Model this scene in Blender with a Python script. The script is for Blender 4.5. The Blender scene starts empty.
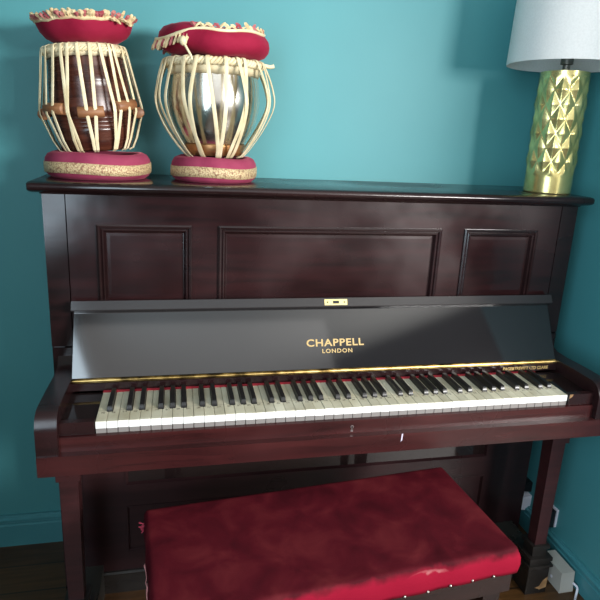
import bpy, bmesh, math, random
from math import sin, cos, pi, radians
from mathutils import Vector, Matrix

random.seed(7)
SC = bpy.context.scene
COL = SC.collection
V = Vector

# ------------------------------------------------------------------ materials
def new_mat(name):
    m = bpy.data.materials.new(name); m.use_nodes = True
    nt = m.node_tree
    return m, nt, nt.nodes['Principled BSDF']

def N(nt, typ, **kw):
    n = nt.nodes.new(typ)
    for k, v in kw.items():
        if k in n.inputs: n.inputs[k].default_value = v
        else: setattr(n, k, v)
    return n

def L(nt, a, b): nt.links.new(a, b)

def ramp(nt, fac, stops):
    r = nt.nodes.new('ShaderNodeValToRGB')
    el = r.color_ramp.elements
    while len(el) < len(stops): el.new(0.5)
    for e, (p, c) in zip(el, stops):
        e.position = p; e.color = (c[0], c[1], c[2], 1)
    L(nt, fac, r.inputs['Fac'])
    return r

def coords(nt, scale=(1, 1, 1), kind='Object'):
    tc = nt.nodes.new('ShaderNodeTexCoord')
    mp = nt.nodes.new('ShaderNodeMapping'); mp.inputs['Scale'].default_value = scale
    L(nt, tc.outputs[kind], mp.inputs['Vector'])
    return mp.outputs['Vector']

def bump(nt, b, height, strength=.2, dist=.01):
    bp = N(nt, 'ShaderNodeBump'); bp.inputs['Strength'].default_value = strength
    bp.inputs['Distance'].default_value = dist
    L(nt, height, bp.inputs['Height']); L(nt, bp.outputs['Normal'], b.inputs['Normal'])

def plain(name, col, rough=.5, metal=0, spec=.5, **kw):
    m, nt, b = new_mat(name)
    b.inputs['Base Color'].default_value = (*col, 1)
    b.inputs['Roughness'].default_value = rough
    b.inputs['Metallic'].default_value = metal
    b.inputs['Specular IOR Level'].default_value = spec
    for k, v in kw.items(): b.inputs[k.replace('_', ' ')].default_value = v
    return m

def noisy(name, stops, scale=8, sc3=(1, 1, 1), rough=(.4, .6), metal=0, detail=6, bumps=0, bdist=.002, spec=.5, coat=0, coat_rough=.1):
    m, nt, b = new_mat(name)
    v = coords(nt, sc3)
    n = N(nt, 'ShaderNodeTexNoise'); n.inputs['Scale'].default_value = scale; n.inputs['Detail'].default_value = detail
    L(nt, v, n.inputs['Vector'])
    r = ramp(nt, n.outputs['Fac'], stops)
    L(nt, r.outputs['Color'], b.inputs['Base Color'])
    mr = N(nt, 'ShaderNodeMapRange'); mr.inputs['To Min'].default_value = rough[0]; mr.inputs['To Max'].default_value = rough[1]
    mr.inputs['From Min'].default_value = .3; mr.inputs['From Max'].default_value = .7
    L(nt, n.outputs['Fac'], mr.inputs['Value']); L(nt, mr.outputs['Result'], b.inputs['Roughness'])
    b.inputs['Metallic'].default_value = metal
    b.inputs['Specular IOR Level'].default_value = spec
    b.inputs['Coat Weight'].default_value = coat; b.inputs['Coat Roughness'].default_value = coat_rough
    if bumps: bump(nt, b, n.outputs['Fac'], bumps, bdist)
    return m

def mahogany(name, dark, light, rough=(.14, .3), spec=.5, wavy=False):
    m, nt, b = new_mat(name)
    tc = N(nt, 'ShaderNodeTexCoord')
    mp = N(nt, 'ShaderNodeMapping'); mp.inputs['Scale'].default_value = (2.0, 9, 22)
    L(nt, tc.outputs['Object'], mp.inputs['Vector'])
    n = N(nt, 'ShaderNodeTexNoise'); n.inputs['Scale'].default_value = 2.2; n.inputs['Detail'].default_value = 8; n.inputs['Distortion'].default_value = .6
    L(nt, mp.outputs['Vector'], n.inputs['Vector'])
    n2 = N(nt, 'ShaderNodeTexNoise'); n2.inputs['Scale'].default_value = 3.2; n2.inputs['Detail'].default_value = 3
    L(nt, tc.outputs['Object'], n2.inputs['Vector'])
    mx = N(nt, 'ShaderNodeMath', operation='ADD'); L(nt, n.outputs['Fac'], mx.inputs[0]); L(nt, n2.outputs['Fac'], mx.inputs[1])
    hf = N(nt, 'ShaderNodeMath', operation='MULTIPLY'); hf.inputs[1].default_value = .5; L(nt, mx.outputs[0], hf.inputs[0])
    r = ramp(nt, hf.outputs[0], [(.36, dark), (.66, light)])
    L(nt, r.outputs['Color'], b.inputs['Base Color'])
    mr = N(nt, 'ShaderNodeMapRange'); mr.inputs['From Min'].default_value = .35; mr.inputs['From Max'].default_value = .68
    mr.inputs['To Min'].default_value = rough[0]; mr.inputs['To Max'].default_value = rough[1]
    L(nt, n2.outputs['Fac'], mr.inputs['Value']); L(nt, mr.outputs['Result'], b.inputs['Roughness'])
    b.inputs['Specular IOR Level'].default_value = spec
    if wavy:
        n3 = N(nt, 'ShaderNodeTexNoise'); n3.inputs['Scale'].default_value = 9; n3.inputs['Detail'].default_value = 2
        L(nt, tc.outputs['Object'], n3.inputs['Vector'])
        bump(nt, b, n3.outputs['Fac'], .10, .010)
    else: bump(nt, b, n.outputs['Fac'], .05, .002)
    return m

M = {}
M['mahogany'] = mahogany('polished_mahogany', (.008, .0040, .0043), (.022, .0075, .0080), (.14, .34))
M['mahogany_red'] = mahogany('red_mahogany', (.018, .0050, .0053), (.052, .0110, .0110), (.18, .36))
M['mahogany_panel'] = mahogany('panel_mahogany', (.009, .0040, .0044), (.027, .0072, .0080), (.14, .36), wavy=True)
M['dark_lower'] = mahogany('dull_dark_mahogany', (.013, .0055, .0065), (.027, .0095, .0105), (.26, .40), .32)
M['black_base'] = mahogany('blackened_wood', (.009, .008, .0075), (.020, .016, .014), (.2, .34))
M['leg'] = mahogany('leg_mahogany', (.020, .0065, .007), (.050, .013, .014), (.25, .4))
M['worn'] = noisy('worn_edge', [(.42, (.030, .009, .009)), (.56, (.42, .29, .26))], 18, (1, 1, 1), rough=(.4, .6))
M['worn_black'] = noisy('worn_black_edge', [(.40, (.015, .013, .012)), (.65, (.12, .11, .10))], 22, rough=(.4, .6))
M['greyed'] = noisy('greyed_black_wood', [(.3, (.022, .021, .018)), (.7, (.040, .038, .033))], 12, rough=(.25, .4))  # lighter, greyer version of the black wood
M['ebony'] = plain('black_polish', (.010, .009, .010), .07, 0, .8)
M['ebony_soft'] = plain('black_satin', (.016, .014, .015), .2)
M['lip'] = plain('lip_polish', (.022, .019, .020), .16)
M['black_key'] = plain('black_key_polish', (.009, .008, .008), .30)
M['gloss_black'] = plain('black_gloss_block', (.012, .007, .007), .05)
M['brass'] = noisy('brass', [(.36, (.12, .08, .03)), (.46, (.34, .22, .07)), (.66, (.66, .48, .19))], 26, rough=(.28, .45), metal=1)
M['gilt'] = plain('gilt_lettering', (.50, .34, .13), .45, 0, .4)
M['plate'] = plain('pale_brass_plate', (.80, .66, .28), .35, .6)
M['red_felt'] = plain('red_felt', (.42, .02, .035), .95)
M['chip'] = noisy('bare_wood', [(.3, (.14, .07, .025)), (.7, (.34, .20, .09))], 30, rough=(.7, .9))
M['pale'] = plain('pale_mark_tint', (.55, .5, .6), .5)
M['dark_hole'] = plain('dark_hole', (.004, .004, .004), .6)

# ivory key tops: yellowed, with a joint line and faint pencilled marks; white fronts
def ivory():
    m, nt, b = new_mat('aged_ivory')
    tc = N(nt, 'ShaderNodeTexCoord')
    sp = N(nt, 'ShaderNodeSeparateXYZ'); L(nt, tc.outputs['Object'], sp.inputs[0])
    oi = N(nt, 'ShaderNodeObjectInfo')
    geo = N(nt, 'ShaderNodeNewGeometry')
    add = N(nt, 'ShaderNodeVectorMath', operation='ADD')
    L(nt, geo.outputs['Position'], add.inputs[0])
    ns = N(nt, 'ShaderNodeTexNoise'); ns.inputs['Scale'].default_value = 14; ns.inputs['Detail'].default_value = 5
    L(nt, add.outputs[0], ns.inputs['Vector'])
    r = ramp(nt, ns.outputs['Fac'], [(.3, (.47, .42, .29)), (.7, (.67, .63, .49))])
    # per key tint
    hs = N(nt, 'ShaderNodeHueSaturation')
    mr = N(nt, 'ShaderNodeMapRange'); mr.inputs['To Min'].default_value = .86; mr.inputs['To Max'].default_value = 1.1
    L(nt, oi.outputs['Random'], mr.inputs['Value']); L(nt, mr.outputs['Result'], hs.inputs['Value'])
    L(nt, r.outputs['Color'], hs.inputs['Color'])
    # joint line at y = .05
    def band(out, c, w):
        a = N(nt, 'ShaderNodeMath', operation='SUBTRACT'); a.inputs[1].default_value = c; L(nt, out, a.inputs[0])
        ab = N(nt, 'ShaderNodeMath', operation='ABSOLUTE'); L(nt, a.outputs[0], ab.inputs[0])
        lt = N(nt, 'ShaderNodeMath', operation='LESS_THAN'); lt.inputs[1].default_value = w; L(nt, ab.outputs[0], lt.inputs[0])
        return lt.outputs[0]
    joint = band(sp.outputs['Y'], .050, .0006)
    my = band(sp.outputs['Y'], .040, .0042)
    mxx = band(sp.outputs['X'], .012, .0045)
    n2 = N(nt, 'ShaderNodeTexNoise'); n2.inputs['Scale'].default_value = 420; n2.inputs['Detail'].default_value = 1
    L(nt, geo.outputs['Position'], n2.inputs['Vector'])
    gt = N(nt, 'ShaderNodeMath', operation='GREATER_THAN'); gt.inputs[1].default_value = .47; L(nt, n2.outputs['Fac'], gt.inputs[0])
    m1 = N(nt, 'ShaderNodeMath', operation='MULTIPLY'); L(nt, my, m1.inputs[0]); L(nt, mxx, m1.inputs[1])
    m2 = N(nt, 'ShaderNodeMath', operation='MULTIPLY'); L(nt, m1.outputs[0], m2.inputs[0]); L(nt, gt.outputs[0], m2.inputs[1])
    mm = N(nt, 'ShaderNodeMath', operation='MAXIMUM'); L(nt, joint, mm.inputs[0]); L(nt, m2.outputs[0], mm.inputs[1])
    sc = N(nt, 'ShaderNodeMath', operation='MULTIPLY'); sc.inputs[1].default_value = .75; L(nt, mm.outputs[0], sc.inputs[0])
    mix = N(nt, 'ShaderNodeMix', data_type='RGBA'); L(nt, sc.outputs[0], mix.inputs[0])
    L(nt, hs.outputs['Color'], mix.inputs[6]); mix.inputs[7].default_value = (.10, .08, .05, 1)
    L(nt, mix.outputs[2], b.inputs['Base Color'])
    b.inputs['Roughness'].default_value = .32
    return m
M['ivory'] = ivory()
M['key_front'] = plain('white_key_front', (.80, .79, .76), .35)
M['key_wood'] = plain('grey_key_wood', (.20, .18, .17), .6)

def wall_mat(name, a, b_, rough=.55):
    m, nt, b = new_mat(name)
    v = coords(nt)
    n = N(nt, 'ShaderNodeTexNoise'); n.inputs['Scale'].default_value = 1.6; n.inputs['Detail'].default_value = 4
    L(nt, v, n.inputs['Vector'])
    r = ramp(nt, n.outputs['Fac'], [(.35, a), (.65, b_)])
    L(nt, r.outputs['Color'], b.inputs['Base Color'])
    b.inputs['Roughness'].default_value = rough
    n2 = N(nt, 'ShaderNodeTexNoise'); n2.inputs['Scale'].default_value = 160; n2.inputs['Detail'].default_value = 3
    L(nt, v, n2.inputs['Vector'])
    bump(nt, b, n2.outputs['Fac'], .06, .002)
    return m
M['wall'] = wall_mat('teal_paint', (.058, .250, .272), (.068, .275, .296))
M['wall_shade'] = wall_mat('shaded_teal_paint', (.012, .045, .05), (.015, .055, .06))  # wall teal darkened so the added left wall bounces little light
M['skirting'] = wall_mat('teal_gloss_paint', (.052, .215, .245), (.06, .24, .270), .3)
M['ceiling'] = wall_mat('white_ceiling_paint', (.60, .60, .58), (.64, .64, .62), .8)

def floor_mat():
    m, nt, b = new_mat('dark_floorboards')
    v = coords(nt)
    br = N(nt, 'ShaderNodeTexBrick'); br.offset = .4; br.squash = 1
    br.inputs['Scale'].default_value = 1; br.inputs['Mortar Size'].default_value = .003
    br.inputs['Brick Width'].default_value = 1.6; br.inputs['Row Height'].default_value = .11
    br.inputs['Color1'].default_value = (.085, .038, .011, 1); br.inputs['Color2'].default_value = (.052, .023, .008, 1)
    br.inputs['Mortar'].default_value = (.012, .007, .004, 1)
    L(nt, v, br.inputs['Vector'])
    v2 = coords(nt, (3, 40, 1))
    n = N(nt, 'ShaderNodeTexNoise'); n.inputs['Scale'].default_value = 2; n.inputs['Detail'].default_value = 6
    L(nt, v2, n.inputs['Vector'])
    r = ramp(nt, n.outputs['Fac'], [(.3, (.5, .5, .5)), (.7, (1.1, 1.1, 1.1))])
    mix = N(nt, 'ShaderNodeMix', data_type='RGBA', blend_type='MULTIPLY'); mix.inputs[0].default_value = 1
    L(nt, br.outputs['Color'], mix.inputs[6]); L(nt, r.outputs['Color'], mix.inputs[7])
    L(nt, mix.outputs[2], b.inputs['Base Color'])
    b.inputs['Roughness'].default_value = .38
    return m
M['floor'] = floor_mat()

def velvet(name, dark, mid, light, sheen=.6, scale=6, worn=None):  # worn: soft patches, for real wear and for painted front light
    m, nt, b = new_mat(name)
    v = coords(nt)
    n = N(nt, 'ShaderNodeTexNoise'); n.inputs['Scale'].default_value = scale; n.inputs['Detail'].default_value = 7; n.inputs['Distortion'].default_value = .5
    L(nt, v, n.inputs['Vector'])
    r = ramp(nt, n.outputs['Fac'], [(.32, dark), (.5, mid), (.72, light)])
    out = r.outputs['Color']
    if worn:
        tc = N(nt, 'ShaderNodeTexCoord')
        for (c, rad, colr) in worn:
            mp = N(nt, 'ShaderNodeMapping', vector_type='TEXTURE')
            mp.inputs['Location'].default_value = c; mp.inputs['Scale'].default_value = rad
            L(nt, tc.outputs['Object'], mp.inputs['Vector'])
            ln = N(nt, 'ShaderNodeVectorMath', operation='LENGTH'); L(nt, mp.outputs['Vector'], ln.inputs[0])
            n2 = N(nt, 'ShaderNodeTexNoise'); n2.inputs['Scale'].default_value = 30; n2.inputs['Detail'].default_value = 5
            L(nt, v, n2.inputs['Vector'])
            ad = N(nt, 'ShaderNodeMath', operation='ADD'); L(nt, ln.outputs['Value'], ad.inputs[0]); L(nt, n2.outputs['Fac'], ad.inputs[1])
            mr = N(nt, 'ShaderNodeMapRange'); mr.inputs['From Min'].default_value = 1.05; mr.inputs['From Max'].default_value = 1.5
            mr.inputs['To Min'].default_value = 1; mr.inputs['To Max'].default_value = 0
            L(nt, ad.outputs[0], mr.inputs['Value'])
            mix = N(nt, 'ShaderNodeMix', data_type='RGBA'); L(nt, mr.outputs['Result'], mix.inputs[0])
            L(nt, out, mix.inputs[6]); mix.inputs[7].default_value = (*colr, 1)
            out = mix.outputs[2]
    L(nt, out, b.inputs['Base Color'])
    b.inputs['Roughness'].default_value = .75; b.inputs['Specular IOR Level'].default_value = .08
    b.inputs['Sheen Weight'].default_value = sheen; b.inputs['Sheen Roughness'].default_value = .35
    b.inputs['Sheen Tint'].default_value = (.9, .25, .3, 1)
    n3 = N(nt, 'ShaderNodeTexNoise'); n3.inputs['Scale'].default_value = 45; n3.inputs['Detail'].default_value = 4
    L(nt, v, n3.inputs['Vector'])
    bump(nt, b, n3.outputs['Fac'], .25, .003)
    return m
M['cover_velvet'] = velvet('crimson_velvet', (.17, .006, .022), (.25, .010, .034), (.32, .018, .05), .25, 9)
M['ring_velvet'] = velvet('dusty_pink_velvet', (.19, .024, .055), (.25, .036, .078), (.31, .055, .10), .25, 10)
M['fringe_red'] = noisy('faded_red_fringe', [(.35, (.30, .03, .05)), (.6, (.48, .16, .15)), (.75, (.62, .40, .25))], 40, rough=(.6, .8))
M['fringe'] = noisy('cream_fringe', [(.35, (.52, .36, .18)), (.7, (.76, .63, .38))], 55, rough=(.6, .8))
def braid_mat():
    m, nt, b = new_mat('gold_braid')
    v = coords(nt)
    vo = N(nt, 'ShaderNodeTexVoronoi'); vo.inputs['Scale'].default_value = 270
    L(nt, v, vo.inputs['Vector'])
    r = ramp(nt, vo.outputs['Distance'], [(.1, (.70, .56, .34)), (.5, (.50, .36, .19)), (.8, (.26, .14, .08))])
    L(nt, r.outputs['Color'], b.inputs['Base Color']); b.inputs['Roughness'].default_value = .5; b.inputs['Metallic'].default_value = .15
    bump(nt, b, vo.outputs['Distance'], .6, .002)
    return m
M['braid'] = braid_mat()
M['strap'] = noisy('rawhide', [(.3, (.62, .50, .28)), (.7, (.84, .74, .50))], 22, rough=(.45, .6))
M['skin'] = noisy('goatskin', [(.3, (.55, .45, .27)), (.7, (.76, .66, .44))], 14, rough=(.5, .7))
M['peg'] = noisy('peg_wood', [(.3, (.16, .06, .024)), (.7, (.34, .15, .06))], 12, (1, 1, 6), rough=(.4, .6))
M['drum_wood'] = noisy('rosewood', [(.3, (.034, .010, .007)), (.7, (.12, .034, .018))], 6, (1, 1, 9), rough=(.2, .35))
M['nickel'] = noisy('nickel', [(.3, (.62, .59, .52)), (.7, (.80, .78, .72))], 9, rough=(.14, .3), metal=1, bumps=.04, bdist=.004)
M['copper'] = plain('copper_ring', (.42, .20, .08), .35, .8)
def gold_mat():
    m, nt, b = new_mat('gold_mercury_glass')
    v = coords(nt)
    n = N(nt, 'ShaderNodeTexNoise'); n.inputs['Scale'].default_value = 14; n.inputs['Detail'].default_value = 5
    L(nt, v, n.inputs['Vector'])
    r = ramp(nt, n.outputs['Fac'], [(.3, (.56, .47, .17)), (.7, (.80, .70, .32))])
    L(nt, r.outputs['Color'], b.inputs['Base Color'])
    b.inputs['Metallic'].default_value = .8; b.inputs['Roughness'].default_value = .26
    return m
M['gold'] = gold_mat()
def shade_mat():
    m, nt, b = new_mat('white_linen_shade')
    v = coords(nt, (1, 1, 1))
    w = N(nt, 'ShaderNodeTexNoise'); w.inputs['Scale'].default_value = 220; w.inputs['Detail'].default_value = 2
    L(nt, v, w.inputs['Vector'])
    r = ramp(nt, w.outputs['Fac'], [(.3, (.78, .78, .77)), (.7, (.86, .86, .85))])
    L(nt, r.outputs['Color'], b.inputs['Base Color'])
    b.inputs['Roughness'].default_value = .9; b.inputs['Specular IOR Level'].default_value = .1
    tr = N(nt, 'ShaderNodeBsdfTranslucent'); tr.inputs['Color'].default_value = (.8, .8, .78, 1)
    mx = N(nt, 'ShaderNodeMixShader'); mx.inputs[0].default_value = .3
    L(nt, b.outputs[0], mx.inputs[1]); L(nt, tr.outputs[0], mx.inputs[2])
    L(nt, mx.outputs[0], nt.nodes['Material Output'].inputs['Surface'])
    return m
M['shade'] = shade_mat()
M['socket_metal'] = plain('grey_metal', (.22, .21, .19), .35, .8)
M['bulb'] = plain('opal_glass', (.85, .85, .83), .2)
M['white_plastic'] = noisy('white_plastic', [(.3, (.44, .41, .365)), (.7, (.50, .47, .425))], 10, rough=(.35, .5))
M['bright_plastic'] = plain('bright_plastic', (.74, .72, .80), .35)
M['black_plastic'] = plain('black_plastic', (.010, .010, .012), .35)
M['nail'] = plain('steel_nail', (.36, .33, .30), .3, 1)
M['stool_wood'] = mahogany('stool_wood', (.008, .0045, .004), (.026, .009, .007), (.25, .4), .25)

# ------------------------------------------------------------------ mesh helpers
def obj(name, bm, mat, parent=None, smooth=False, bev=0, seg=2, autosmooth=None):
    me = bpy.data.meshes.new(name)
    if bev:
        rb = bmesh.ops.bevel(bm, geom=[e for e in bm.edges if e.is_manifold and e.calc_face_angle(0) > .5],
                             offset=bev, segments=seg, profile=.6, affect='EDGES', clamp_overlap=True)
        if isinstance(mat, (list, tuple)):
            for f in rb['faces']: f.material_index = 1
    bmesh.ops.recalc_face_normals(bm, faces=bm.faces[:])
    bm.to_mesh(me); bm.free()
    mats = mat if isinstance(mat, (list, tuple)) else [mat]
    for m in mats: me.materials.append(m)
    if smooth:
        for p in me.polygons: p.use_smooth = True
        if autosmooth: me.set_sharp_from_angle(angle=radians(autosmooth))
    o = bpy.data.objects.new(name, me); COL.objects.link(o)
    if parent is not None: o.parent = parent
    return o

def empty(name, loc, label=None, cat=None, group=None, rot=(0, 0, 0)):
    o = bpy.data.objects.new(name, None); COL.objects.link(o)
    o.location = loc; o.rotation_euler = rot; o.empty_display_size = .05
    if label: o['label'] = label
    if cat: o['category'] = cat
    if group: o['group'] = group
    return o

def tag(o, label, cat, group=None):
    o['label'] = label; o['category'] = cat
    if group: o['group'] = group
    return o

def add_box(bm, x0, x1, y0, y1, z0, z1, mi=0):
    vs = [bm.verts.new((x, y, z)) for z in (z0, z1) for y in (y0, y1) for x in (x0, x1)]
    fs = []
    for idx in ((0, 2, 3, 1), (4, 5, 7, 6), (0, 1, 5, 4), (2, 6, 7, 3), (0, 4, 6, 2), (1, 3, 7, 5)):
        f = bm.faces.new([vs[i] for i in idx]); f.material_index = mi; fs.append(f)
    return vs, fs

def box(*a):
    bm = bmesh.new(); add_box(bm, *a); return bm

def add_prism(bm, pts, axis, a, b):
    """pts: 2-D outline; axis 'x' -> (y,z), 'y' -> (x,z), 'z' -> (x,y)."""
    def P(p, t):
        return {'x': (t, p[0], p[1]), 'y': (p[0], t, p[1]), 'z': (p[0], p[1], t)}[axis]
    A = [bm.verts.new(P(p, a)) for p in pts]; B = [bm.verts.new(P(p, b)) for p in pts]
    bm.faces.new(A); bm.faces.new(B[::-1])
    n = len(pts)
    for i in range(n): bm.faces.new([A[i], B[i], B[(i + 1) % n], A[(i + 1) % n]])

def prism(*a):
    bm = bmesh.new(); add_prism(bm, *a); return bm

def add_lathe(bm, prof, n=48, c=(0, 0, 0), wob=None, cap=True):
    rings = []
    for (r, z) in prof:
        if r < 1e-6: rings.append([bm.verts.new((c[0], c[1], c[2] + z))]); continue
        ring = []
        for k in range(n):
            a = 2 * pi * k / n
            rr, zz = (r, z) if wob is None else wob(a, r, z)
            ring.append(bm.verts.new((c[0] + rr * cos(a), c[1] + rr * sin(a), c[2] + zz)))
        rings.append(ring)
    for A, B in zip(rings, rings[1:]):
        if len(A) == 1 and len(B) == 1: continue
        for k in range(n):
            j = (k + 1) % n
            if len(A) == 1: bm.faces.new([A[0], B[k], B[j]])
            elif len(B) == 1: bm.faces.new([A[k], A[j], B[0]])
            else: bm.faces.new([A[k], A[j], B[j], B[k]])
    return rings

def lathe(*a, **k):
    bm = bmesh.new(); add_lathe(bm, *a, **k); return bm

def add_tube(bm, pts, r, n=8, closed=False, cap=True):
    pts = [V(p) for p in pts]; m = len(pts); rings = []
    up = V((0, 0, 1)); prev = None
    for i, p in enumerate(pts):
        if closed: t = pts[(i + 1) % m] - pts[i - 1]
        else: t = pts[min(i + 1, m - 1)] - pts[max(i - 1, 0)]
        t.normalize()
        if prev is None:
            a = t.cross(up if abs(t.z) < .9 else V((1, 0, 0))).normalized()
        else:
            a = (prev - t * prev.dot(t)).normalized()
        prev = a; b = t.cross(a)
        rr = r(i / max(1, m - 1)) if callable(r) else r
        rings.append([bm.verts.new(p + (a * cos(2 * pi * k / n) + b * sin(2 * pi * k / n)) * rr) for k in range(n)])
    pairs = list(zip(rings, rings[1:])) + ([(rings[-1], rings[0])] if closed else [])
    for A, B in pairs:
        for k in range(n):
            j = (k + 1) % n; bm.faces.new([A[k], A[j], B[j], B[k]])
    if not closed and cap:
        bm.faces.new(rings[0][::-1]); bm.faces.new(rings[-1])

def tube(*a, **k):
    bm = bmesh.new(); add_tube(bm, *a, **k); return bm

def add_ribbon(bm, pts, nrm, w, t):
    """flat strap along pts with outward normals nrm."""
    pts = [V(p) for p in pts]; m = len(pts); rings = []
    for i, p in enumerate(pts):
        tg = (pts[min(i + 1, m - 1)] - pts[max(i - 1, 0)]).normalized()
        n = V(nrm[i]); n = (n - tg * n.dot(tg)).normalized(); s = tg.cross(n)
        ww = w[i] if isinstance(w, list) else w
        rings.append([bm.verts.new(p + s * (ww * a) / 2 + n * t * b) for a, b in ((-1, -.5), (1, -.5), (1, .1), (.5, .5), (-.5, .5), (-1, .1))])
    for A, B in zip(rings, rings[1:]):
        for k in range(6):
            j = (k + 1) % 6; bm.faces.new([A[k], A[j], B[j], B[k]])
    bm.faces.new(rings[0][::-1]); bm.faces.new(rings[-1])

def rect_loft(x0, x1, z0, z1, prof, fill=False):
    """mitred moulding: prof = [(inward offset, y), ...]."""
    bm = bmesh.new(); loops = []
    for d, y in prof:
        loops.append([bm.verts.new(p) for p in ((x0 + d, y, z0 + d), (x1 - d, y, z0 + d), (x1 - d, y, z1 - d), (x0 + d, y, z1 - d))])
    for A, B in zip(loops, loops[1:]):
        for k in range(4):
            j = (k + 1) % 4; bm.faces.new([A[k], A[j], B[j], B[k]])
    if fill: bm.faces.new(loops[-1])
    return bm

def text_obj(name, body, width, height, loc, rot, mat, parent, bold=.0, depth=.0004, spacing=1.0):
    cu = bpy.data.curves.new(name, 'FONT'); cu.body = body; cu.size = 1; cu.offset = bold; cu.extrude = .002
    cu.space_character = spacing; cu.align_x = 'LEFT'; cu.resolution_u = 4
    tmp = bpy.data.objects.new(name, cu); COL.objects.link(tmp)
    bpy.context.view_layer.update()
    dg = bpy.context.evaluated_depsgraph_get()
    me = bpy.data.meshes.new_from_object(tmp.evaluated_get(dg))
    COL.objects.unlink(tmp); bpy.data.objects.remove(tmp); bpy.data.curves.remove(cu)
    xs = [v.co.x for v in me.vertices]; ys = [v.co.y for v in me.vertices]
    x0, x1, y0, y1 = min(xs), max(xs), min(ys), max(ys)
    for v in me.vertices:
        v.co = ((v.co.x - x0) / (x1 - x0) * width, (v.co.y - y0) / (y1 - y0) * height, v.co.z / .002 * depth)
    me.materials.clear(); me.materials.append(mat); me.name = name
    o = bpy.data.objects.new(name, me); COL.objects.link(o); o.parent = parent
    o.location = loc; o.rotation_euler = rot
    return o

# ------------------------------------------------------------------ the room
YW, XW = .554, .828
def struct(name, bm, mat, **k):
    o = obj(name, bm, mat, **k); o['kind'] = 'structure'; return o
struct('floor', box(-3, 3, -3.4, .8, -.1, 0), M['floor'])
struct('wall_back', box(-1.26, XW + .1, YW, YW + .1, 0, 2.8), M['wall'])
struct('wall_right', box(XW, XW + .1, -.30, YW, 0, 2.8), M['wall'])
struct('added_shade_wall', box(-1.26, -1.16, -3.0, YW, 0, 2.8), M['wall_shade'])  # unseen wall, added to shade the left side of the room
struct('ceiling', box(-3, 3, -3.4, .8, 2.8, 2.9), M['ceiling'])
def skirt(h, t):   # profile (out, z): plain board with a double bead on top
    return [(0, 0), (t, 0), (t, h * .70), (t * .75, h * .73), (t * .75, h * .79), (t * .95, h * .82), (t * .95, h * .90), (t * .55, h * .94), (t * .45, h), (0, h)]
struct('baseboard_back', prism([(YW - o, z) for o, z in skirt(.108, .018)], 'x', -1.16, XW), M['skirting'])
struct('baseboard_right', prism([(XW - o, z) for o, z in skirt(.088, .018)], 'y', -.30, YW - .018), M['skirting'])

# ------------------------------------------------------------------ the piano
P = empty('upright_piano', (0, .3, 0), 'dark mahogany upright piano with open keyboard and gilt maker lettering, against teal wall', 'piano')
OFF = V((0, -.3, 0))
def part(name, bm, mat, parent=None, **k):
    o = obj(name, bm, mat, parent or P, **k)
    if parent is None: o.location = OFF
    return o
YC = .2525
for s in (-1, 1):
    x0, x1 = sorted((s * .690, s * .7194))
    part('case_side', box(x0, x1, YC + .004, .545, .60, 1.187), M['mahogany'], bev=.002)
    # front stile with a small stepped block at its foot
    bm = bmesh.new(); x0, x1 = sorted((s * .6695, s * .7194))
    add_box(bm, x0, x1, YC, .275, .80, 1.187)
    x0, x1 = sorted((s * .672, s * .716)); add_box(bm, x0, x1, YC - .004, .275, .752, .797)
    part('stile', bm, M['mahogany'], bev=.0015)
    x0, x1 = sorted((s * .672, s * .735))
    part('lower_side', box(x0, x1, .292, .545, .0, .61), M['dark_lower'], bev=.002)
part('back_board', box(-.70, .70, .50, .54, .05, 1.18), M['black_base'])

# lid: moulded front edge, rear strip beyond the hinge line
prof = [(.372, 1.187), (.236, 1.187), (.226, 1.190), (.219, 1.195), (.2155, 1.201), (.218, 1.207), (.224, 1.211), (.232, 1.2125), (.372, 1.2125)]
bm = bmesh.new(); secs = []
for x, ins in ((-.7447, .010), (-.742, .003), (-.735, 0), (.735, 0), (.742, .003), (.7447, .010)):
    zc = 1.2; k = 1 - ins * 34
    secs.append([bm.verts.new((x, max(y, .2155 + ins) if y < .3 else y, zc + (z - zc) * k)) for y, z in prof])
for A, B in zip(secs, secs[1:]):
    for i in range(len(prof)):
        j = (i + 1) % len(prof); bm.faces.new([A[i], A[j], B[j], B[i]])
bm.faces.new(secs[0]); bm.faces.new(secs[-1][::-1])
part('lid', bm, M['mahogany'], smooth=True, autosmooth=35)
part('lid_rear_strip', box(-.742, .742, .375, .548, 1.187, 1.2115), M['mahogany'], bev=.003)
part('cornice_moulding', prism([(YC + .01, 1.181), (YC - .003, 1.182), (YC - .006, 1.184), (YC - .008, 1.187), (YC + .01, 1.187)], 'x', -.722, .722), M['mahogany'])

# upper front panel: frame with three recessed panels in mitred mouldings
bm = bmesh.new()
ops = [(-.601, -.373), (-.308, .303), (.372, .600)]
ZT, ZB = 1.112, .885
add_box(bm, -.667, .667, YC, .275, ZT, 1.187)
add_box(bm, -.667, .667, YC, .275, .78, ZB)
for a, b in ((-.667, -.601), (-.373, -.308), (.303, .372), (.600, .667)): add_box(bm, a, b, YC, .275, ZB, ZT)
fp = part('upper_panel_frame', bm, M['mahogany_panel'])
for a, b in ops:
    part('panel_moulding', rect_loft(a, b, ZB, ZT, [(0, YC + .006), (0, YC - .004), (.004, YC - .0065), (.008, YC - .005), (.010, YC - .001), (.013, YC - .003), (.016, YC - .002), (.0205, YC + .007), (.0225, YC + .0075)]), M['mahogany'], fp)
    part('inset_panel', rect_loft(a + .02, b - .02, ZB + .02, ZT - .02, [(0, YC + .02), (0, YC + .008), (.010, YC + .0076), (.014, YC + .0076)], True), M['mahogany_panel'], fp)

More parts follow.
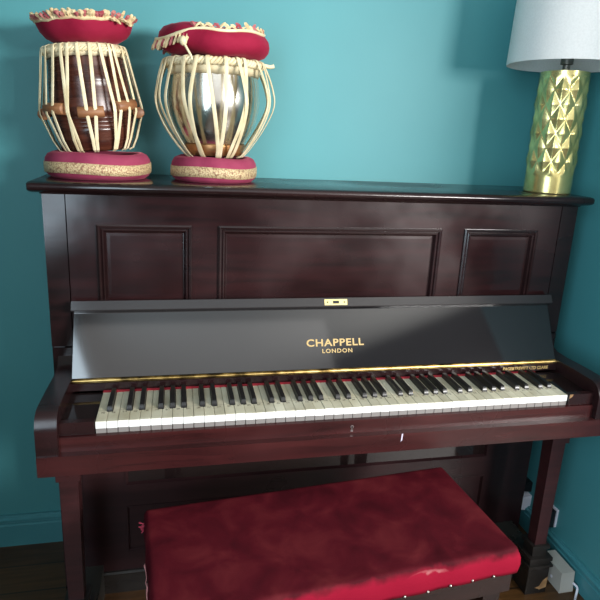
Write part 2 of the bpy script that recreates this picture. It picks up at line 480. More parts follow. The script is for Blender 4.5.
# fallboard, opened back against the front panel
B0, B1 = V((0, .163, .750)), V((0, .2395, .897))
ang = math.atan2(B1.y - B0.y, B1.z - B0.z)
nrm = V((0, -cos(ang), sin(ang))); nb = -nrm
th = .016
p = [B0, B1, B1 + nb * th * .6, B0 + nb * th]
fb = part('fallboard', prism([(q.y, q.z) for q in p], 'x', -.660, .660), M['ebony'], bev=.0015)
bd = (B1 - B0).normalized(); BL = (B1 - B0).length
def bpt(sd, n): q = B0 + bd * sd + nrm * n; return (q.y, q.z)
part('fallboard_lip', prism([bpt(BL - .002, .0205), bpt(BL + .0205, .0205), bpt(BL + .0212, .0198), bpt(BL + .0212, -.001), bpt(BL - .006, -.001), bpt(BL - .004, .0190)], 'x', -.664, .664), M['lip'], fb, bev=.0006)
def board_plate(x0, x1, s0, s1, n0, n1): return prism([bpt(s0, n0), bpt(s1, n0), bpt(s1, n1), bpt(s0, n1)], 'x', x0, x1)
lp = part('lock_plate', board_plate(-.026, .037, BL + .0005, BL + .0165, .0200, .0213), M['plate'], fb)
bm = bmesh.new()
for x, w, hh in ((.0055, .0085, .004), (-.018, .0022, .002), (.029, .0022, .002)):
    add_prism(bm, [bpt(BL + .0085 - hh, .0210), bpt(BL + .0085 + hh, .0210), bpt(BL + .0085 + hh, .0216), bpt(BL + .0085 - hh, .0216)], 'x', x - w, x + w)
o = part('lock_recess', bm, M['dark_hole'], fb); o['label'] = 'dark catch slot and screw heads'
def on_board(x, z):   # a point of the board's face
    t = (z - B0.z) / (B1.z - B0.z); q = B0 + (B1 - B0) * t + nrm * .0004
    return (x, q.y, q.z)
rx = pi / 2 - ang
text_obj('maker_lettering', 'CHAPPELL', .159, .0198, on_board(-.077, .8020), (rx, 0, 0), M['gilt'], fb, .022, spacing=1.12)
text_obj('city_lettering', 'LONDON', .083, .0112, on_board(-.035, .7860), (rx, 0, 0), M['gilt'], fb, .018, spacing=1.2)

# brass piano hinge under the board
bm = bmesh.new()
add_box(bm, -.660, .662, .1585, .166, .7405, .7495)
add_tube(bm, [(-.660, .1585, .7450), (.662, .1585, .7450)], .0036, 8)
part('brass_hinge', bm, M['brass'], bev=.0004)
ns = part('name_strip', box(-.661, .661, .1525, .168, .7215, .7405), M['mahogany'])
text_obj('dealer_lettering', 'PAGE&TREVITT LTD CLARE', .143, .0095, (.489, .1521, .7262), (pi / 2, 0, 0), M['gilt'], ns, .02)
part('felt_strip', box(-.5875, .5875, .1438, .155, .716, .7210), M['red_felt'])

# keyboard: 50 naturals and 35 sharps, A to A
PW, GAP = .0235, .00045
letters = 'ABCDEFG'
# black key centre offset from the boundary after each white key
boff = {'A': .0022, 'C': -.0022, 'D': .0022, 'F': -.0030, 'G': 0.0}
BW = .0122
bcent = {}
for i in range(49):
    c = letters[i % 7]
    if c in boff: bcent[i] = PW * (i + 1) + boff[c]
for i in range(50):
    x0 = PW * i + GAP; x1 = PW * (i + 1) - GAP
    xl, xr = x0, x1
    if i - 1 in bcent: xl = max(x0, bcent[i - 1] + BW / 2 + .0006)
    if i in bcent: xr = min(x1, bcent[i] - BW / 2 - .0006)
    ox = PW * i
    out = [(x0 - ox, 0), (x1 - ox, 0), (x1 - ox, .0430), (xr - ox, .0440), (xr - ox, .1435), (xl - ox, .1435), (xl - ox, .0440), (x0 - ox, .0430)]
    q = []
    for a in out:
        if not q or (abs(a[0] - q[-1][0]) + abs(a[1] - q[-1][1])) > .0012: q.append(a)
    bm = bmesh.new()
    add_prism(bm, q, 'z', -.0170, 0)
    for f in bm.faces:
        f.normal_update()
        c = f.calc_center_median()
        if abs(f.normal.y) > .9 and c.y < .002: f.material_index = 1
    add_box(bm, x0 - ox + .0004, x1 - ox - .0004, 0.0004, .05, -.030, -.0171, 2)
    es = [e for e in bm.edges if all(v.co.z > -.001 for v in e.verts)]
    bmesh.ops.bevel(bm, geom=es, offset=.0006, segments=1, affect='EDGES', clamp_overlap=True)
    o = part('white_key', bm, [M['ivory'], M['key_front'], M['key_wood']])
    o.location = V((-.5875 + ox, 0, .720 + random.uniform(-.0006, .0004))) + OFF
for i, cx in bcent.items():
    bm = bmesh.new(); h = .0115
    w0, w1 = BW / 2, BW / 2 - .0006
    secs = []
    for (y, z, w) in ((.0445, -.004, w0), (.0445, .0005, w0), (.0485, h - .0012, w1), (.0505, h, w1 - .0004), (.1435, h, w1 - .0004), (.1435, -.004, w0)):
        secs.append((y, z, w))
    A = [bm.verts.new((-w, y, z)) for y, z, w in secs]; B = [bm.verts.new((w, y, z)) for y, z, w in secs]
    bm.faces.new(A); bm.faces.new(B[::-1])
    for k in range(6):
        j = (k + 1) % 6; bm.faces.new([A[k], B[k], B[j], A[j]])
    bmesh.ops.bevel(bm, geom=[e for e in bm.edges], offset=.0006, segments=2, affect='EDGES', clamp_overlap=True)
    o = part('black_key', bm, M['black_key'], smooth=True, autosmooth=40)
    o.location = V((-.5875 + cx, 0, .720)) + OFF

part('key_slip', box(-.662, .662, -.012, -.0006, .655, .6915), [M['mahogany_red'], M['worn']], bev=.0014)
ks = [o for o in P.children if o.name.startswith('key_slip')][0]
bm = bmesh.new()
add_prism(bm, [(-.0035 + .0042 * cos(a), .6745 + .0042 * sin(a)) for a in [2 * pi * k / 14 for k in range(14)]], 'y', -.0130, -.0118)
add_prism(bm, [(-.0063, .662), (-.0007, .662), (-.0018, .672), (-.0052, .672)], 'y', -.0130, -.0118)
part('keyhole_escutcheon', bm, plain('steel_escutcheon', (.5, .45, .45), .3, .9), ks)
bm = bmesh.new()
add_prism(bm, [(-.0035 + .0020 * cos(a), .6745 + .0020 * sin(a)) for a in [2 * pi * k / 10 for k in range(10)]], 'y', -.0134, -.0128)
add_box(bm, -.0043, -.0027, -.0134, -.0128, .665, .674)
part('keyhole', bm, M['dark_hole'], ks)
kb = part('key_bed', box(-.705, .705, -.030, .292, .6105, .6575), [M['mahogany_red'], M['worn']], bev=.0024)
bm = bmesh.new(); add_prism(bm, [(.118, .6575), (.1215, .657), (.1205, .640), (.1170, .636)], 'y', -.0308, -.0300)  # small pale bluish sliver on the bed's front edge
o = part('pale_mark', bm, M['pale'], kb); o['label'] = 'pale vertical mark on the front edge'

for s in (-1, 1):
    x0, x1 = sorted((s * .661, s * .7055))
    R_, zt, yf = .040, .754, -.026
    pts = [(.262, .6575), (yf, .6575), (yf, zt - R_)]
    pts += [(yf + R_ - R_ * cos(a), zt - R_ + R_ * sin(a)) for a in [pi / 2 * k / 8 for k in range(1, 9)]]
    pts += [(.10, zt - .001), (.17, zt - .004), (.215, zt - .003), (.238, zt + .006), (.250, zt + .024), (.262, zt + .03)]
    part('arm', prism(pts, 'x', x0, x1), [M['mahogany'], M['worn']], bev=.0012, smooth=True, autosmooth=38)
    x0, x1 = sorted((s * .5885, s * .6608))
    bm = bmesh.new(); add_box(bm, x0, x1, -.0005, .152, .693, .7165)
    part('key_block', bm, M['gloss_black'], bev=.0015)
    x0, x1 = sorted((s * .5885, s * .6606))
    part('key_block_front', box(x0, x1, -.006, .010, .6935, .7235), M['mahogany'], bev=.0015)
    if s > 0:
        kf = [o for o in P.children if o.name.startswith('key_block_front')][-1]
        o = part('bare_wood_chip', prism([(.5888, .7120), (.5888, .7238), (.5985, .7238), (.5960, .7170)], 'y', -.0068, -.0058), M['chip'], kf); o['label'] = 'orange bare wood chip beside the last key'
    x0, x1 = sorted((s * .668, s * .693))
    part('arm_foot', box(x0, x1, -.012, .03, .600, .6105) if s > 0 else box(x0, x1, 0, .03, .604, .6105), M['mahogany'], bev=.002)
    # leg: capital, tapered shaft, stepped plinth, toe block
    cx, yf = s * .669, .095
    bm = bmesh.new()
    prev = None
    for z, w in ((.165, .0185), (.57, .0222)):
        ring = [bm.verts.new((cx + a * w, yf + w + b * w, z)) for a, b in ((-1, -1), (1, -1), (1, 1), (-1, 1))]
        if prev:
            for k in range(4): j = (k + 1) % 4; bm.faces.new([prev[k], prev[j], ring[j], ring[k]])
            bm.faces.new(ring)
        else: bm.faces.new(ring[::-1])
        prev = ring
    lg = part('leg', bm, [M['leg'], M['worn']], bev=.0012)
    def blk(b, w, z0, z1, d=0): add_box(b, cx - w, cx + w, yf + .0205 - w - d, yf + .0205 + w + d, z0, z1)
    bm = bmesh.new()
    blk(bm, .0275, .518, .545); blk(bm, .031, .545, .6105)
    part('capital', bm, [M['leg'], M['worn']], lg, bev=.0018)
    bm = bmesh.new()
    blk(bm, .0295, .156, .168); blk(bm, .0240, .13, .156); blk(bm, .0385, .118, .130); blk(bm, .0345, .106, .118); blk(bm, .0415, .098, .106); blk(bm, .0355, .0, .098)
    lb = part('leg_plinth', bm, [M['black_base'], M['worn_black']], lg, bev=.0016)
    if s > 0:
        y0 = yf + .0205 - .0355
        bm = bmesh.new()
        add_prism(bm, [(cx - .004, .022), (cx + .010, .026), (cx + .020, .046), (cx + .0352, .058), (cx + .0352, .020), (cx + .012, .014)], 'y', y0 - .0008, y0 + .001)
        o = part('bare_wood_chip', bm, M['chip'], lg); o['label'] = 'pale bare wood chip in the black paint'
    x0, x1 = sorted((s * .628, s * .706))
    part('toe_block', box(x0, x1, .148, .296, .0, .098), M['greyed'], bev=.003)

# lower front board with two long recessed panels, and base board
bm = bmesh.new(); YL = .290
for z0, z1 in ((.073, .135), (.291, .357), (.50, .61)): add_box(bm, -.672, .672, YL, .312, z0, z1)
for a, b in ((-.672, -.560), (.572, .672)):
    for z0, z1 in ((.135, .291), (.357, .50)): add_box(bm, a, b, YL, .312, z0, z1)
lf = part('lower_panel_frame', bm, M['dark_lower'])
for z0, z1 in ((.135, .291), (.357, .50)):
    part('lower_moulding', rect_loft(-.560, .572, z0, z1, [(0, YL + .004), (0, YL - .002), (.004, YL - .002), (.009, YL + .006)]), M['dark_lower'], lf)
    part('lower_inset_panel', rect_loft(-.556, .568, z0 + .004, z1 - .004, [(0, YL + .018), (0, YL + .006), (.004, YL + .006)], True), M['gloss_black'] if z0 > .3 else M['dark_lower'], lf)
part('base_board', prism([(.31, 0), (.284, 0), (.284, .062), (.280, .064), (.279, .070), (.284, .074), (.31, .075)], 'x', -.672, .672), M['black_base'])

# ------------------------------------------------------------------ drum pieces
ZL = 1.2128
def ring_cushion(x, y, r, h, label, group):
    t = empty('drum_ring_cushion', (x, y, ZL), label, 'cushion', group)
    prof = [(r * .55, h * .10), (r * .70, .0), (r * .90, .0), (r * .97, h * .12), (r * 1.0, h * .30), (r * 1.0, h * .55), (r * .985, h * .75), (r * .93, h * .92), (r * .84, h * 1.0), (r * .72, h * .96), (r * .62, h * .75), (r * .55, h * .4), (r * .55, h * .10)]
    obj('cushion_body', lathe(prof, 56, wob=lambda a, R, z: (R * (1 + .006 * sin(5 * a + z * 40)), z * (1 + .03 * sin(3 * a + 1)))), M['ring_velvet'], t, smooth=True)
    prof = [(r * .99, h * .20), (r * 1.012, h * .21), (r * 1.018, h * .40), (r * 1.012, h * .61), (r * .99, h * .62)]
    obj('gold_braid', lathe(prof, 56, wob=lambda a, R, z: (R * (1 + .006 * sin(5 * a + z * 40)), z + .002 * sin(3 * a + 1))), M['braid'], t, smooth=True)
    return t
RG = 'pink ring cushions under the drums'
ring_cushion(-.608, .405, .130, .063, 'pink ring cushion with gold braid under the wooden drum', RG)
ring_cushion(-.311, .405, .114, .063, 'pink ring cushion with gold braid under the metal bowl drum', RG)

def catmull(pts, n):
    out = []; Q = [pts[0]] + list(pts) + [pts[-1]]
    for i in range(1, len(Q) - 2):
        p0, p1, p2, p3 = (V(q) for q in Q[i - 1:i + 3])
        for k in range(n):
            t = k / n
            out.append(.5 * ((2 * p1) + (p2 - p0) * t + (2 * p0 - 5 * p1 + 4 * p2 - p3) * t * t + (3 * p1 - p0 - 3 * p2 + p3) * t ** 3))
    out.append(V(Q[-2])); return out

def rope_ring(r, z, rt, strands, turns, n=220):
    bm = bmesh.new()
    for s in range(strands):
        pts = []
        for k in range(n):
            a = 2 * pi * k / n; b = turns * a + 2 * pi * s / strands
            rr = r + rt * .55 * cos(b); zz = z + rt * .8 * sin(b)
            pts.append((rr * cos(a), rr * sin(a), zz))
        add_tube(bm, pts, rt * .62, 6, closed=True)
    return bm

# wooden drum (dayan): leans a little to the left
D = empty('tabla_drum', (-.6095, .405, ZL + .0665), 'brown wooden tabla drum laced with cream straps over wooden pegs', 'drum', None, (0, radians(-5.0), 0)); D.scale = (1, 1, .934)
prof = [(0, 0), (.074, 0), (.084, .006), (.092, .03), (.0965, .052)]
for z in (.056, .066, .076, .086):
    prof += [(.0972, z), (.0958, z + .004), (.0975, z + .006)]
prof += [(.098, .105), (.097, .13), (.0952, .160), (.0935, .175), (.0945, .178), (.0930, .182), (.0938, .186), (.0915, .190), (.0895, .215), (.0875, .245), (.086, .258), (0, .258)]
obj('wooden_shell', lathe(prof, 56), M['drum_wood'], D, smooth=True, autosmooth=50)
obj('drum_skin', lathe([(.084, .240), (.0925, .236), (.0955, .245), (.0955, .258), (.090, .2655), (.05, .2665), (0, .2665)], 56,
    wob=lambda a, R, z: (R, z - (.0015 * (1 + sin(19 * a)) if z < .246 else 0))), M['skin'], D, smooth=True)
obj('braided_rim', rope_ring(.0945, .250, .0055, 3, 22), M['strap'], D, smooth=True)
for k in range(8):
    a = 2 * pi * k / 8 - pi / 2 + .10
    c = V((.1115 * cos(a), .1115 * sin(a), .098 + (.013 if k % 2 else 0) + .003 * sin(k * 2.3)))
    t = V((-sin(a), cos(a), .12 * sin(k * 1.7)))
    bm = tube([c - t * .0300, c - t * .0285, c + t * .0285, c + t * .0300], lambda u: .0148 if .1 < u < .9 else .0130, 14)
    obj('tuning_peg', bm, M['peg'], D, smooth=True, autosmooth=50)
random.seed(11)
nS = 28
for k in range(nS):
    a0 = 2 * pi * (k + .25 * random.uniform(-1, 1)) / nS
    a1 = a0 + (.12 if k % 2 else -.10) + random.uniform(-.04, .04)
    def pt(a, r, z): return (r * cos(a), r * sin(a), z)
    am = a0 + (a1 - a0) * .6
    pts = [pt(a0, .088, .266), pt(a0, .0985, .262), pt(a0, .1015, .252), pt(a0 + (am - a0) * .5, .112, .185), pt(am, .1245, .112), pt(am, .1250, .098), pt(a1, .104, .03), pt(a1, .0915, .004), pt(a1, .082, -.001)]
    nr = [(0, 0, 1)] + [(cos(a0), sin(a0), .2)] * 2 + [(cos(am), sin(am), .1)] * 3 + [(cos(a1), sin(a1), -.3)] * 2 + [(0, 0, -1)]
    w = [.006, .0065] + [.0080] * 5 + [.0068, .005]
    bm = bmesh.new(); add_ribbon(bm, pts, nr, w, .0018)
    obj('strap', bm, M['strap'], D)

# metal bowl drum (bayan)
G = empty('bowl_drum', (-.3085, .405, ZL + .0640), 'silver metal bowl drum laced with bowed cream straps', 'drum', None, (0, radians(-1.0), 0)); G.scale = (1, 1, .956)
prof = [(0, 0), (.058, 0), (.064, .004), (.066, .012), (.078, .034), (.094, .062), (.1075, .092), (.1155, .122), (.1185, .150), (.1170, .180), (.1135, .206), (.1105, .225), (.1100, .238), (0, .238)]
obj('metal_bowl', lathe(prof, 64), M['nickel'], G, smooth=True)
obj('base_ring', lathe([(.060, .002), (.0735, .004), (.076, .016), (.081, .030), (.080, .034), (.072, .028), (.060, .018)], 56), M['copper'], G, smooth=True)
obj('drum_skin', lathe([(.111, .214), (.1160, .212), (.1185, .224), (.1185, .240), (.112, .2500), (.06, .2515), (0, .2515)], 56,
    wob=lambda a, R, z: (R, z - (.0015 * (1 + sin(23 * a)) if z < .216 else 0))), M['skin'], G, smooth=True)
obj('braided_rim', rope_ring(.1215, .2395, .0078, 3, 24), M['strap'], G, smooth=True)
e = .1250
obj('rim_rope_tail', tube(catmull([(e * cos(-.55), e * sin(-.55), .240), (.128, -.030, .243), (.142, -.028, .241), (.153, -.030, .244)], 6), .0055, 7), M['strap'], G, smooth=True)
random.seed(5)
nS = 26
for k in range(nS):
    a0 = 2 * pi * (k + .28 * random.uniform(-1, 1)) / nS
    a1 = a0 + (.14 if k % 2 else -.10) + random.uniform(-.06, .06)
    bow = .155 + random.uniform(-.006, .006)
    def pt(a, r, z): return (r * cos(a), r * sin(a), z)
    L_ = lambda t: a0 + (a1 - a0) * t
    ctrl = [pt(a0, .112, .2510), pt(a0, .1265, .2500), pt(a0, .1335, .2390), pt(L_(.25), bow - .006, .190), pt(L_(.5), bow, .138), pt(L_(.75), .133, .080), pt(a1, .098, .026), pt(a1, .0770, .0015), pt(a1, .066, -.002)]
    pts = catmull(ctrl, 4)
    m = len(pts); nr = []
    for i, q in enumerate(pts):
        u = i / (m - 1); aa = math.atan2(q.y, q.x)
        zc = 1.5 if u < .06 else (-1.5 if u > .95 else .35 - u * 1.0)
        nr.append((cos(aa), sin(aa), zc))
    bm = bmesh.new(); add_ribbon(bm, pts, nr, .0095, .0018)
    obj('strap', bm, M['strap'], G, smooth=True, autosmooth=40)

# red covers
def tuft(bm, base, d, side, ln, w, mi=0):
    f0 = len(bm.faces)
    base, d, side = V(base), V(d).normalized(), V(side).normalized()
    n = d.cross(side)
    secs = []
    for u, ww, tt in ((0, .7, .5), (.35, .5, .45), (.7, .95, .55), (1, .55, .25)):
        c = base + d * ln * u
        secs.append([bm.verts.new(c + side * w * ww * a + n * w * tt * b) for a, b in ((-.5, 0), (0, -.5), (.5, 0), (0, .5))])
    for A, B in zip(secs, secs[1:]):
        for k in range(4):
            j = (k + 1) % 4; bm.faces.new([A[k], A[j], B[j], B[k]])
    bm.faces.new(secs[0][::-1]); bm.faces.new(secs[-1])
    bm.faces.ensure_lookup_table()
    for f in bm.faces[f0:]: f.material_index = mi

CG = 'red velvet drum covers'
K = empty('drum_cover', (-.6220, .405, ZL + .3207), 'dish shaped crimson velvet cover with fringed upper rim on the wooden drum', 'cover', CG, (radians(2), radians(-4.5), 0)); K.scale = (.96, .96, .96)
prof = [(0, .0), (.060, .0), (.082, .004), (.098, .013), (.1085, .026), (.114, .040), (.1155, .048), (.112, .054), (.095, .060), (.05, .066), (0, .067)]
obj('cover_body', lathe(prof, 56, wob=lambda a, R, z: (R * (1 + .012 * sin(4 * a + .6)), z + .0015 * sin(6 * a))), M['cover_velvet'], K, smooth=True)
bm = bmesh.new(); random.seed(3)
for k in range(104):
    a = 2 * pi * k / 104 + random.uniform(-.02, .02)
    red = (k // 3) % 2 == 0 and random.random() < .75
    el = random.uniform(.55, 1.15) if not red else random.uniform(.35, .9)
    ln = random.uniform(.016, .023)
    if cos(a - radians(-38)) > .95 and k % 2: el = random.uniform(-1.2, -.2); ln *= 1.1; red = False
    b = V((.113 * cos(a), .113 * sin(a), .0495 + .0015 * sin(6 * a)))
    tuft(bm, b, (cos(a) * cos(el), sin(a) * cos(el), sin(el)), (-sin(a), cos(a), random.uniform(-.4, .4)), ln, random.uniform(.013, .020), 1 if red else 0)
obj('fringe', bm, [M['fringe'], M['fringe_red']], K)
obj('fringe_band', lathe([(.1135, .0435), (.1175, .046), (.1175, .051), (.1115, .0555)], 56, wob=lambda a, R, z: (R * (1 + .012 * sin(4 * a + .6)), z + .0015 * sin(6 * a) + .001 * sin(40 * a))), M['fringe'], K, smooth=True)

K2 = empty('drum_cover', (-.3130, .405, ZL + .3112), 'plump crimson velvet cover with zigzag cream trim on the metal bowl drum', 'cover', CG, (radians(3), radians(1.0), 0))
def pillow(a, R, z):
    return (R * (1 + .012 * sin(3 * a + .4)), z * (1 + .08 * sin(a * 2 + 1.2)) + .003 * sin(5 * a))
prof = [(0, .004), (.080, .002), (.112, .003), (.130, .010), (.1395, .022), (.1415, .034), (.1385, .047), (.128, .059), (.108, .067), (.07, .072), (0, .074)]
obj('cover_body', lathe(prof, 64, wob=pillow), M['cover_velvet'], K2, smooth=True)
def trim_rz(a):   # angle -> where the trim lies on the pillow: low on the left front, up on top at the right
    s = .5 + .5 * cos(a - radians(-25))
    s = min(1, max(0, (s - .22) / .45)); s = s * s * (3 - 2 * s)
    r = .1445 + (.124 - .1445) * s; z = .030 + (.0625 - .030) * s
    return pillow(a, r, z)
bm = bmesh.new(); pts = []
for k in range(120):
    a = 2 * pi * k / 120; r, z = trim_rz(a); r += .0015
    pts.append((r * cos(a), r * sin(a), z))
add_tube(bm, pts, .0042, 6, closed=True)
obj('trim_braid', bm, M['strap'], K2, smooth=True)
bm = bmesh.new(); random.seed(9)
for k in range(84):
    a = 2 * pi * k / 84 + random.uniform(-.02, .02); r, z = trim_rz(a)
    low = r > .134
    red = k % 3 == 1
    b = V((r * cos(a), r * sin(a), z + (0 if low else .001)))
    if low: d = (cos(a) * .45, sin(a) * .45, -1); ln = random.uniform(.022, .030)
    else:
        t = .8 if k % 2 else -.8
        d = (-sin(a) * t - cos(a) * .2, cos(a) * t - sin(a) * .2, random.uniform(.6, 1.1)); ln = random.uniform(.015, .023)
    tuft(bm, b, d, (-sin(a), cos(a), .2), ln, random.uniform(.011, .016), 1 if red else 0)
obj('fringe', bm, [M['fringe'], M['fringe_red']], K2)
a = radians(-122); bm = bmesh.new()
bmesh.ops.create_icosphere(bm, subdivisions=2, radius=.0095)
for v in bm.verts: v.co = V((v.co.x, v.co.y, v.co.z * 1.2)) + V((.1500 * cos(a), .1500 * sin(a), .024))
obj('knot', bm, M['strap'], K2, smooth=True)
obj('knot_cord', tube(catmull([(.149 * cos(a), .149 * sin(a), .022), (.152 * cos(a + .08), .152 * sin(a + .08), .006), (.150 * cos(a + .13), .150 * sin(a + .13), -.006), (.1490 * cos(a + .15), .1490 * sin(a + .15), -.016)], 5), .0030, 7), M['strap'], K2, smooth=True)

# ------------------------------------------------------------------ lamp
LX, LY = .667, .335
T = empty('table_lamp', (LX, LY, ZL), 'table lamp with gold diamond embossed cylinder base and white drum shade', 'lamp')
bm = bmesh.new(); H = .336; NA, NZ = 200, 150; Rb = .0655
rings = []
for j in range(NZ + 1):
    z = H * j / NZ; ring = []
    for i in range(NA):
        th_ = 2 * pi * i / NA
        u = th_ / (2 * pi) * 10; v = (z - .052) / .078
        a_, b_ = u + v, u - v
        fa, fb_ = (a_ % 1) - .5, (b_ % 1) - .5
        cell = max(abs(fa), abs(fb_)) * 2         # 0 centre .. 1 edge
        hgt = (1 - cell)
        lean = (fa - fb_)                        # height inside the diamond: scales tip outwards toward the top
        vein = .5 + .5 * sin((abs(fa + fb_) * 1.0 + lean * .6) * 34)
        env = min(1, max(0, (z - .050) / .02)) * min(1, max(0, (H - .012 - z) / .015))
        d = env * (.0065 * hgt * (1.0 + .5 * lean) + .0006 * vein * hgt) - .0025 * env
        r = Rb + d
        if j == 0: r -= .002
        ring.append(bm.verts.new((r * cos(th_), r * sin(th_), z)))
    rings.append(ring)
for A, B in zip(rings, rings[1:]):
    for k in range(NA):
        q = (k + 1) % NA; bm.faces.new([A[k], A[q], B[q], B[k]])
bm.faces.new(rings[0][::-1])
top = bm.verts.new((0, 0, H + .004))
for k in range(NA): bm.faces.new([rings[-1][k], rings[-1][(k + 1) % NA], top])
obj('lamp_base', bm, M['gold'], T, smooth=True, autosmooth=60)
obj('lamp_socket', lathe([(0, H - .002), (.026, H), (.026, H + .004), (.010, H + .006), (.010, H + .020), (.017, H + .022), (.017, H + .065), (0, H + .066)], 24), M['socket_metal'], T, smooth=True, autosmooth=40)
obj('bulb', lathe([(0, H + .062), (.013, H + .064), (.014, H + .085), (.030, H + .115), (.032, H + .135), (.022, H + .157), (0, H + .165)], 24), M['bulb'], T, smooth=True)
zb = H + .017; hs = .255; r0, r1 = .161, .154
sh = obj('lamp_shade', lathe([(r0 - .0015, zb + .001), (r0, zb), (r0 + .0005, zb + .004), (r1, zb + hs), (r1 - .0015, zb + hs), (r0 - .002, zb + .004), (r0 - .0015, zb + .001)], 96), M['shade'], T, smooth=True, autosmooth=40)
bm = bmesh.new()
add_tube(bm, [(r1 * cos(2 * pi * k / 48) * .99, r1 * sin(2 * pi * k / 48) * .99, zb + hs - .004) for k in range(48)], .0018, 6, closed=True)
for k in range(3):
    a = 2 * pi * k / 3; add_tube(bm, [(0.016 * cos(a), .016 * sin(a), H + .060), (r1 * .99 * cos(a), r1 * .99 * sin(a), zb + hs - .004)], .0016, 6)
obj('shade_frame', bm, M['socket_metal'], T, smooth=True)

# ------------------------------------------------------------------ stool
SA = math.atan2(.070, .753)
S = empty('piano_stool', (-.0870, -.140, 0), 'long worn crimson velvet piano stool with studded edge in front of the piano', 'stool', None, (0, 0, SA))
HW, HD = .388, .163
bm = bmesh.new(); nx, ny = 80, 40
def seat_pt(u, v):   # u,v in -1..1: rounded edge profile over the top and down the sides
    return u, v
# superellipse-like cushion: grid on top, skirt down to z=.435
zt, zs = .500, .437
grid = {}
for i in range(nx + 1):
    for j in range(ny + 1):
        u = -1 + 2 * i / nx; v = -1 + 2 * j / ny
        u = .35 * u + .65 * sin(pi / 2 * u); v = .35 * v + .65 * sin(pi / 2 * v)
        x, y = u * HW, v * HD
        ex = (HW - abs(x)); ey = (HD - abs(y))
        rr = .010
        drop = 0
        for e_ in (ex, ey):
            if e_ < rr: drop += rr - math.sqrt(max(0, rr * rr - (rr - e_) ** 2))
        drop = min(drop, .0135)
        sag = -.0022 * (math.exp(-((x - .02) / .16) ** 2 - (y / .1) ** 2)) + .0015 * sin(x * 23 + y * 9) * min(1, ex / .05, ey / .05)
        if v < -.8: sag += .0012 * sin(x * 70)
        grid[i, j] = bm.verts.new((x, y, zt - drop + sag))
for i in range(nx):
    for j in range(ny): bm.faces.new([grid[i, j], grid[i + 1, j], grid[i + 1, j + 1], grid[i, j + 1]])
loop = [(i, 0) for i in range(nx)] + [(nx, j) for j in range(ny)] + [(i, ny) for i in range(nx, 0, -1)] + [(0, j) for j in range(ny, 0, -1)]
prev = [grid[q] for q in loop]
for dz, off in ((-.012, .0020), (-.028, .0030), (-.042, .0015), (-.0, 0)):
    cur = []
    for q in loop:
        c = grid[q].co; sx = (1 if q[0] == nx else -1 if q[0] == 0 else 0); sy = (1 if q[1] == ny else -1 if q[1] == 0 else 0)
        z = (zt - .010 + dz) if dz else zs
        cur.append(bm.verts.new((c.x + sx * (off + .0012 * sin(c.y * 60)), c.y + sy * (off + .0014 * sin(c.x * 55)), z)))
    n_ = len(loop)
    for k in range(n_): j = (k + 1) % n_; bm.faces.new([prev[k], cur[k], cur[j], prev[j]])
    prev = cur
bm.faces.new(prev[::-1])
M['seat_velvet'] = velvet('worn_frontlit_velvet', (.040, .0026, .0056), (.062, .0040, .0080), (.098, .011, .014), .0, 12,
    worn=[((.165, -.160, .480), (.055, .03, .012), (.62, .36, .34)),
          ((.10, -.168, .462), (.9, .020, .040), (.22, .005, .020))])  # brighter front face: frontal light painted into the velvet colour
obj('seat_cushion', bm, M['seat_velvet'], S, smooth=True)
obj('seat_frame', box(-HW + .006, HW - .006, -HD + .006, HD - .006, .385, .4365), M['stool_wood'], S, bev=.003)
for sx in (-1, 1):
    for sy in (-1, 1):
        x, y = sx * (HW - .045), sy * (HD - .035)
        bm = bmesh.new(); pr_ = None
        for z, w in ((0, .013), (.05, .015), (.32, .021), (.386, .022)):
            ring = [bm.verts.new((x + a * w, y + b * w, z)) for a, b in ((-1, -1), (1, -1), (1, 1), (-1, 1))]
            if pr_:
                for k in range(4): j = (k + 1) % 4; bm.faces.new([pr_[k], pr_[j], ring[j], ring[k]])
            else: bm.faces.new(ring[::-1])
            pr_ = ring
        bm.faces.new(pr_)
        obj('leg', bm, M['stool_wood'], S, bev=.002)
nm = None
spots = [(-HW + .02 + .0535 * k, -HD - .001, 0) for k in range(14)] + [(HW + .001, -HD + .012 + .0535 * k, 1) for k in range(6)]
for x, y, side in spots:
    if nm is None:
        bm = bmesh.new(); bmesh.ops.create_icosphere(bm, subdivisions=2, radius=.0038)
        n0 = obj('nail', bm, M['nail'], S, smooth=True); nm = n0; o = n0
    else:
        o = nm.copy(); COL.objects.link(o)
    o.location = (x, y, .441 + random.uniform(-.002, .002))
bm = bmesh.new(); random.seed(2)
for k in range(9):
    b = V((-HW - .001, HD - .036 + random.uniform(-.008, .008), .478 + random.uniform(-.008, .006)))
    tuft(bm, b, (-1, random.uniform(-.6, .6), random.uniform(-.9, .4)), (0, 1, random.uniform(-.5, .5)), random.uniform(.008, .015), .006)
o = obj('torn_tuft', bm, plain('pink_torn_velvet', (.36, .03, .06), .9), S); o['label'] = 'frayed pink tuft at the left rear corner'
bm = bmesh.new()
pts = []
for k in range(15):
    y = HD - .12 - k * .012; pts.append((-HW - .0035 - .0015 * sin(k * 1.9), y, .452 + .006 * sin(k * 1.3)))
add_tube(bm, pts, lambda u: .0016 + .0008 * sin(u * 20), 5)
obj('frayed_edging', bm, plain('pale_pink_thread', (.55, .22, .22), .9), S)

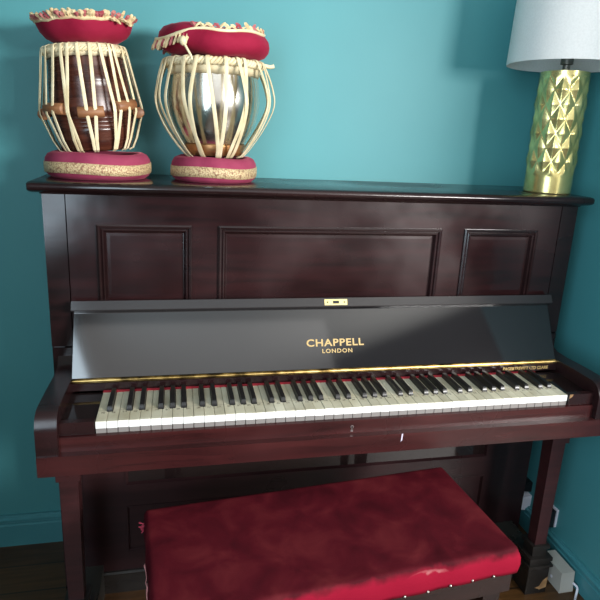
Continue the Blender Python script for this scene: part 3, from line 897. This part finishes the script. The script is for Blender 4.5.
# ------------------------------------------------------------------ small things by the right wall
A = empty('adapter_box', (.770, .120, 0), 'off white plastic box on the floor beside the black leg plinth', 'box', None, (0, 0, radians(0)))
bm = bmesh.new()
x0, x1, y0, y1, z1 = -.024, .025, -.052, .050, .068
vs, fs = add_box(bm, x0, x1, y0, y1, 0, z1)
for v in vs:
    if v.co.z > .01: v.co.y = v.co.y * .96 + .004; v.co.x = v.co.x * .95 + .001
obj('box_body', bm, M['white_plastic'], A, bev=.003)
obj('indicator_slot', box(-.0252, -.0238, -.012, -.004, .022, .029), M['bright_plastic'], A)
obj('power_cord', tube(catmull([(.022, -.050, .030), (.030, -.062, .022), (.018, -.075, .006), (.000, -.095, .004), (-.02, -.13, .004), (-.03, -.20, .004)], 6), .0035, 8), M['bright_plastic'], A, smooth=True)

B_ = empty('plug_adapter', (XW, .385, .097), 'white plug in the right wall behind the piano leg', 'plug')
bm = bmesh.new()
vs, fs = add_box(bm, -.036, 0, -.018, .024, -.028, .034)
for v in vs:
    if v.co.x < -.02: v.co.y *= .8; v.co.z *= .82
obj('plug_body', bm, M['bright_plastic'], B_, bev=.006)
obj('plug_cord', tube(catmull([(-.034, .004, -.026), (-.042, .012, -.040), (-.050, .03, -.052), (-.060, .06, -.062), (-.07, .09, -.070)], 6), .0032, 8), M['bright_plastic'], B_, smooth=True)

E_ = empty('wall_socket', (XW, .246, .138), 'wall socket with black plug on right wall just right of the leg', 'socket')
obj('socket_plate', box(-.007, 0, -.021, .030, -.028, .037), M['bright_plastic'], E_, bev=.002)
bm = bmesh.new()
vs, fs = add_box(bm, -.046, -.007, -.017, .030, -.032, .031)
for v in vs:
    if v.co.x < -.03: v.co.y *= .85; v.co.z *= .85
obj('black_plug', bm, M['black_plastic'], E_, bev=.005)

F_ = empty('plug', (XW, .392, .158), 'black plug high on the right wall above the white plug', 'plug')
bm = bmesh.new()
vs, fs = add_box(bm, -.045, 0, -.018, .040, -.016, .022)
for v in vs:
    if v.co.x < -.02: v.co.y *= .8; v.co.z *= .75
obj('plug_body', bm, M['black_plastic'], F_, bev=.004)
obj('plug_cord', tube(catmull([(-.040, .010, 0), (-.055, .02, -.004), (-.062, .05, -.03), (-.05, .09, -.08)], 6), .0035, 8), M['black_plastic'], F_, smooth=True)

# ------------------------------------------------------------------ light
W = bpy.data.worlds.new('World'); SC.world = W; W.use_nodes = True
bg = W.node_tree.nodes['Background']; bg.inputs['Color'].default_value = (.80, .90, 1.0, 1); bg.inputs['Strength'].default_value = .05
def area(name, loc, look, sx, sy, power, col):
    l = bpy.data.lights.new(name, 'AREA'); l.shape = 'RECTANGLE'; l.size = sx; l.size_y = sy; l.energy = power; l.color = col
    o = bpy.data.objects.new(name, l); COL.objects.link(o); o.location = loc
    o.rotation_euler = (V(look) - V(loc)).to_track_quat('-Z', 'Y').to_euler()
    return o
area('rear_window_light', (-.20, -2.1, 1.80), (-.20, 1, 1.80), 1.85, 1.5, 8.6, (1, .98, .96))
area('side_window_light', (-1.13, -1.85, 1.55), (1, -1.75, 1.55), 1.5, 1.7, 70, (.70, .87, 1))
area('right_window_light', (2.05, -2.60, 1.72), (-.30, .5, 1.25), 1.5, .55, 210, (1, .985, .96))

# ------------------------------------------------------------------ camera (solved from the key lines)
yaw, pit, rol, f = CAMV = (.2223, -.2618, .0503, 563.9176)
fw = V((sin(yaw) * cos(pit), cos(yaw) * cos(pit), sin(pit)))
rt = V((cos(yaw), -sin(yaw), 0)); up = rt.cross(fw)
r2 = rt * cos(rol) + up * sin(rol); u2 = up * cos(rol) - rt * sin(rol)
cd = bpy.data.cameras.new('camera'); cam = bpy.data.objects.new('camera', cd); COL.objects.link(cam)
mw = Matrix.Identity(4)
for i in range(3): mw[i][0] = r2[i]; mw[i][1] = u2[i]; mw[i][2] = -fw[i]
mw[0][3], mw[1][3], mw[2][3] = -.4081, -1.1712, 1.3473
cam.matrix_world = mw
cd.sensor_width = 36; cd.lens = f * 36 / 600
cd.shift_x = -(301.19 - 300) / 600; cd.shift_y = (284.63 - 300) / 600
cd.clip_start = .02
SC.camera = cam
SC.view_settings.view_transform = 'Standard'; SC.view_settings.look = 'None'
SC.view_settings.exposure = 0; SC.view_settings.gamma = 1
SC.cycles.use_denoising = True
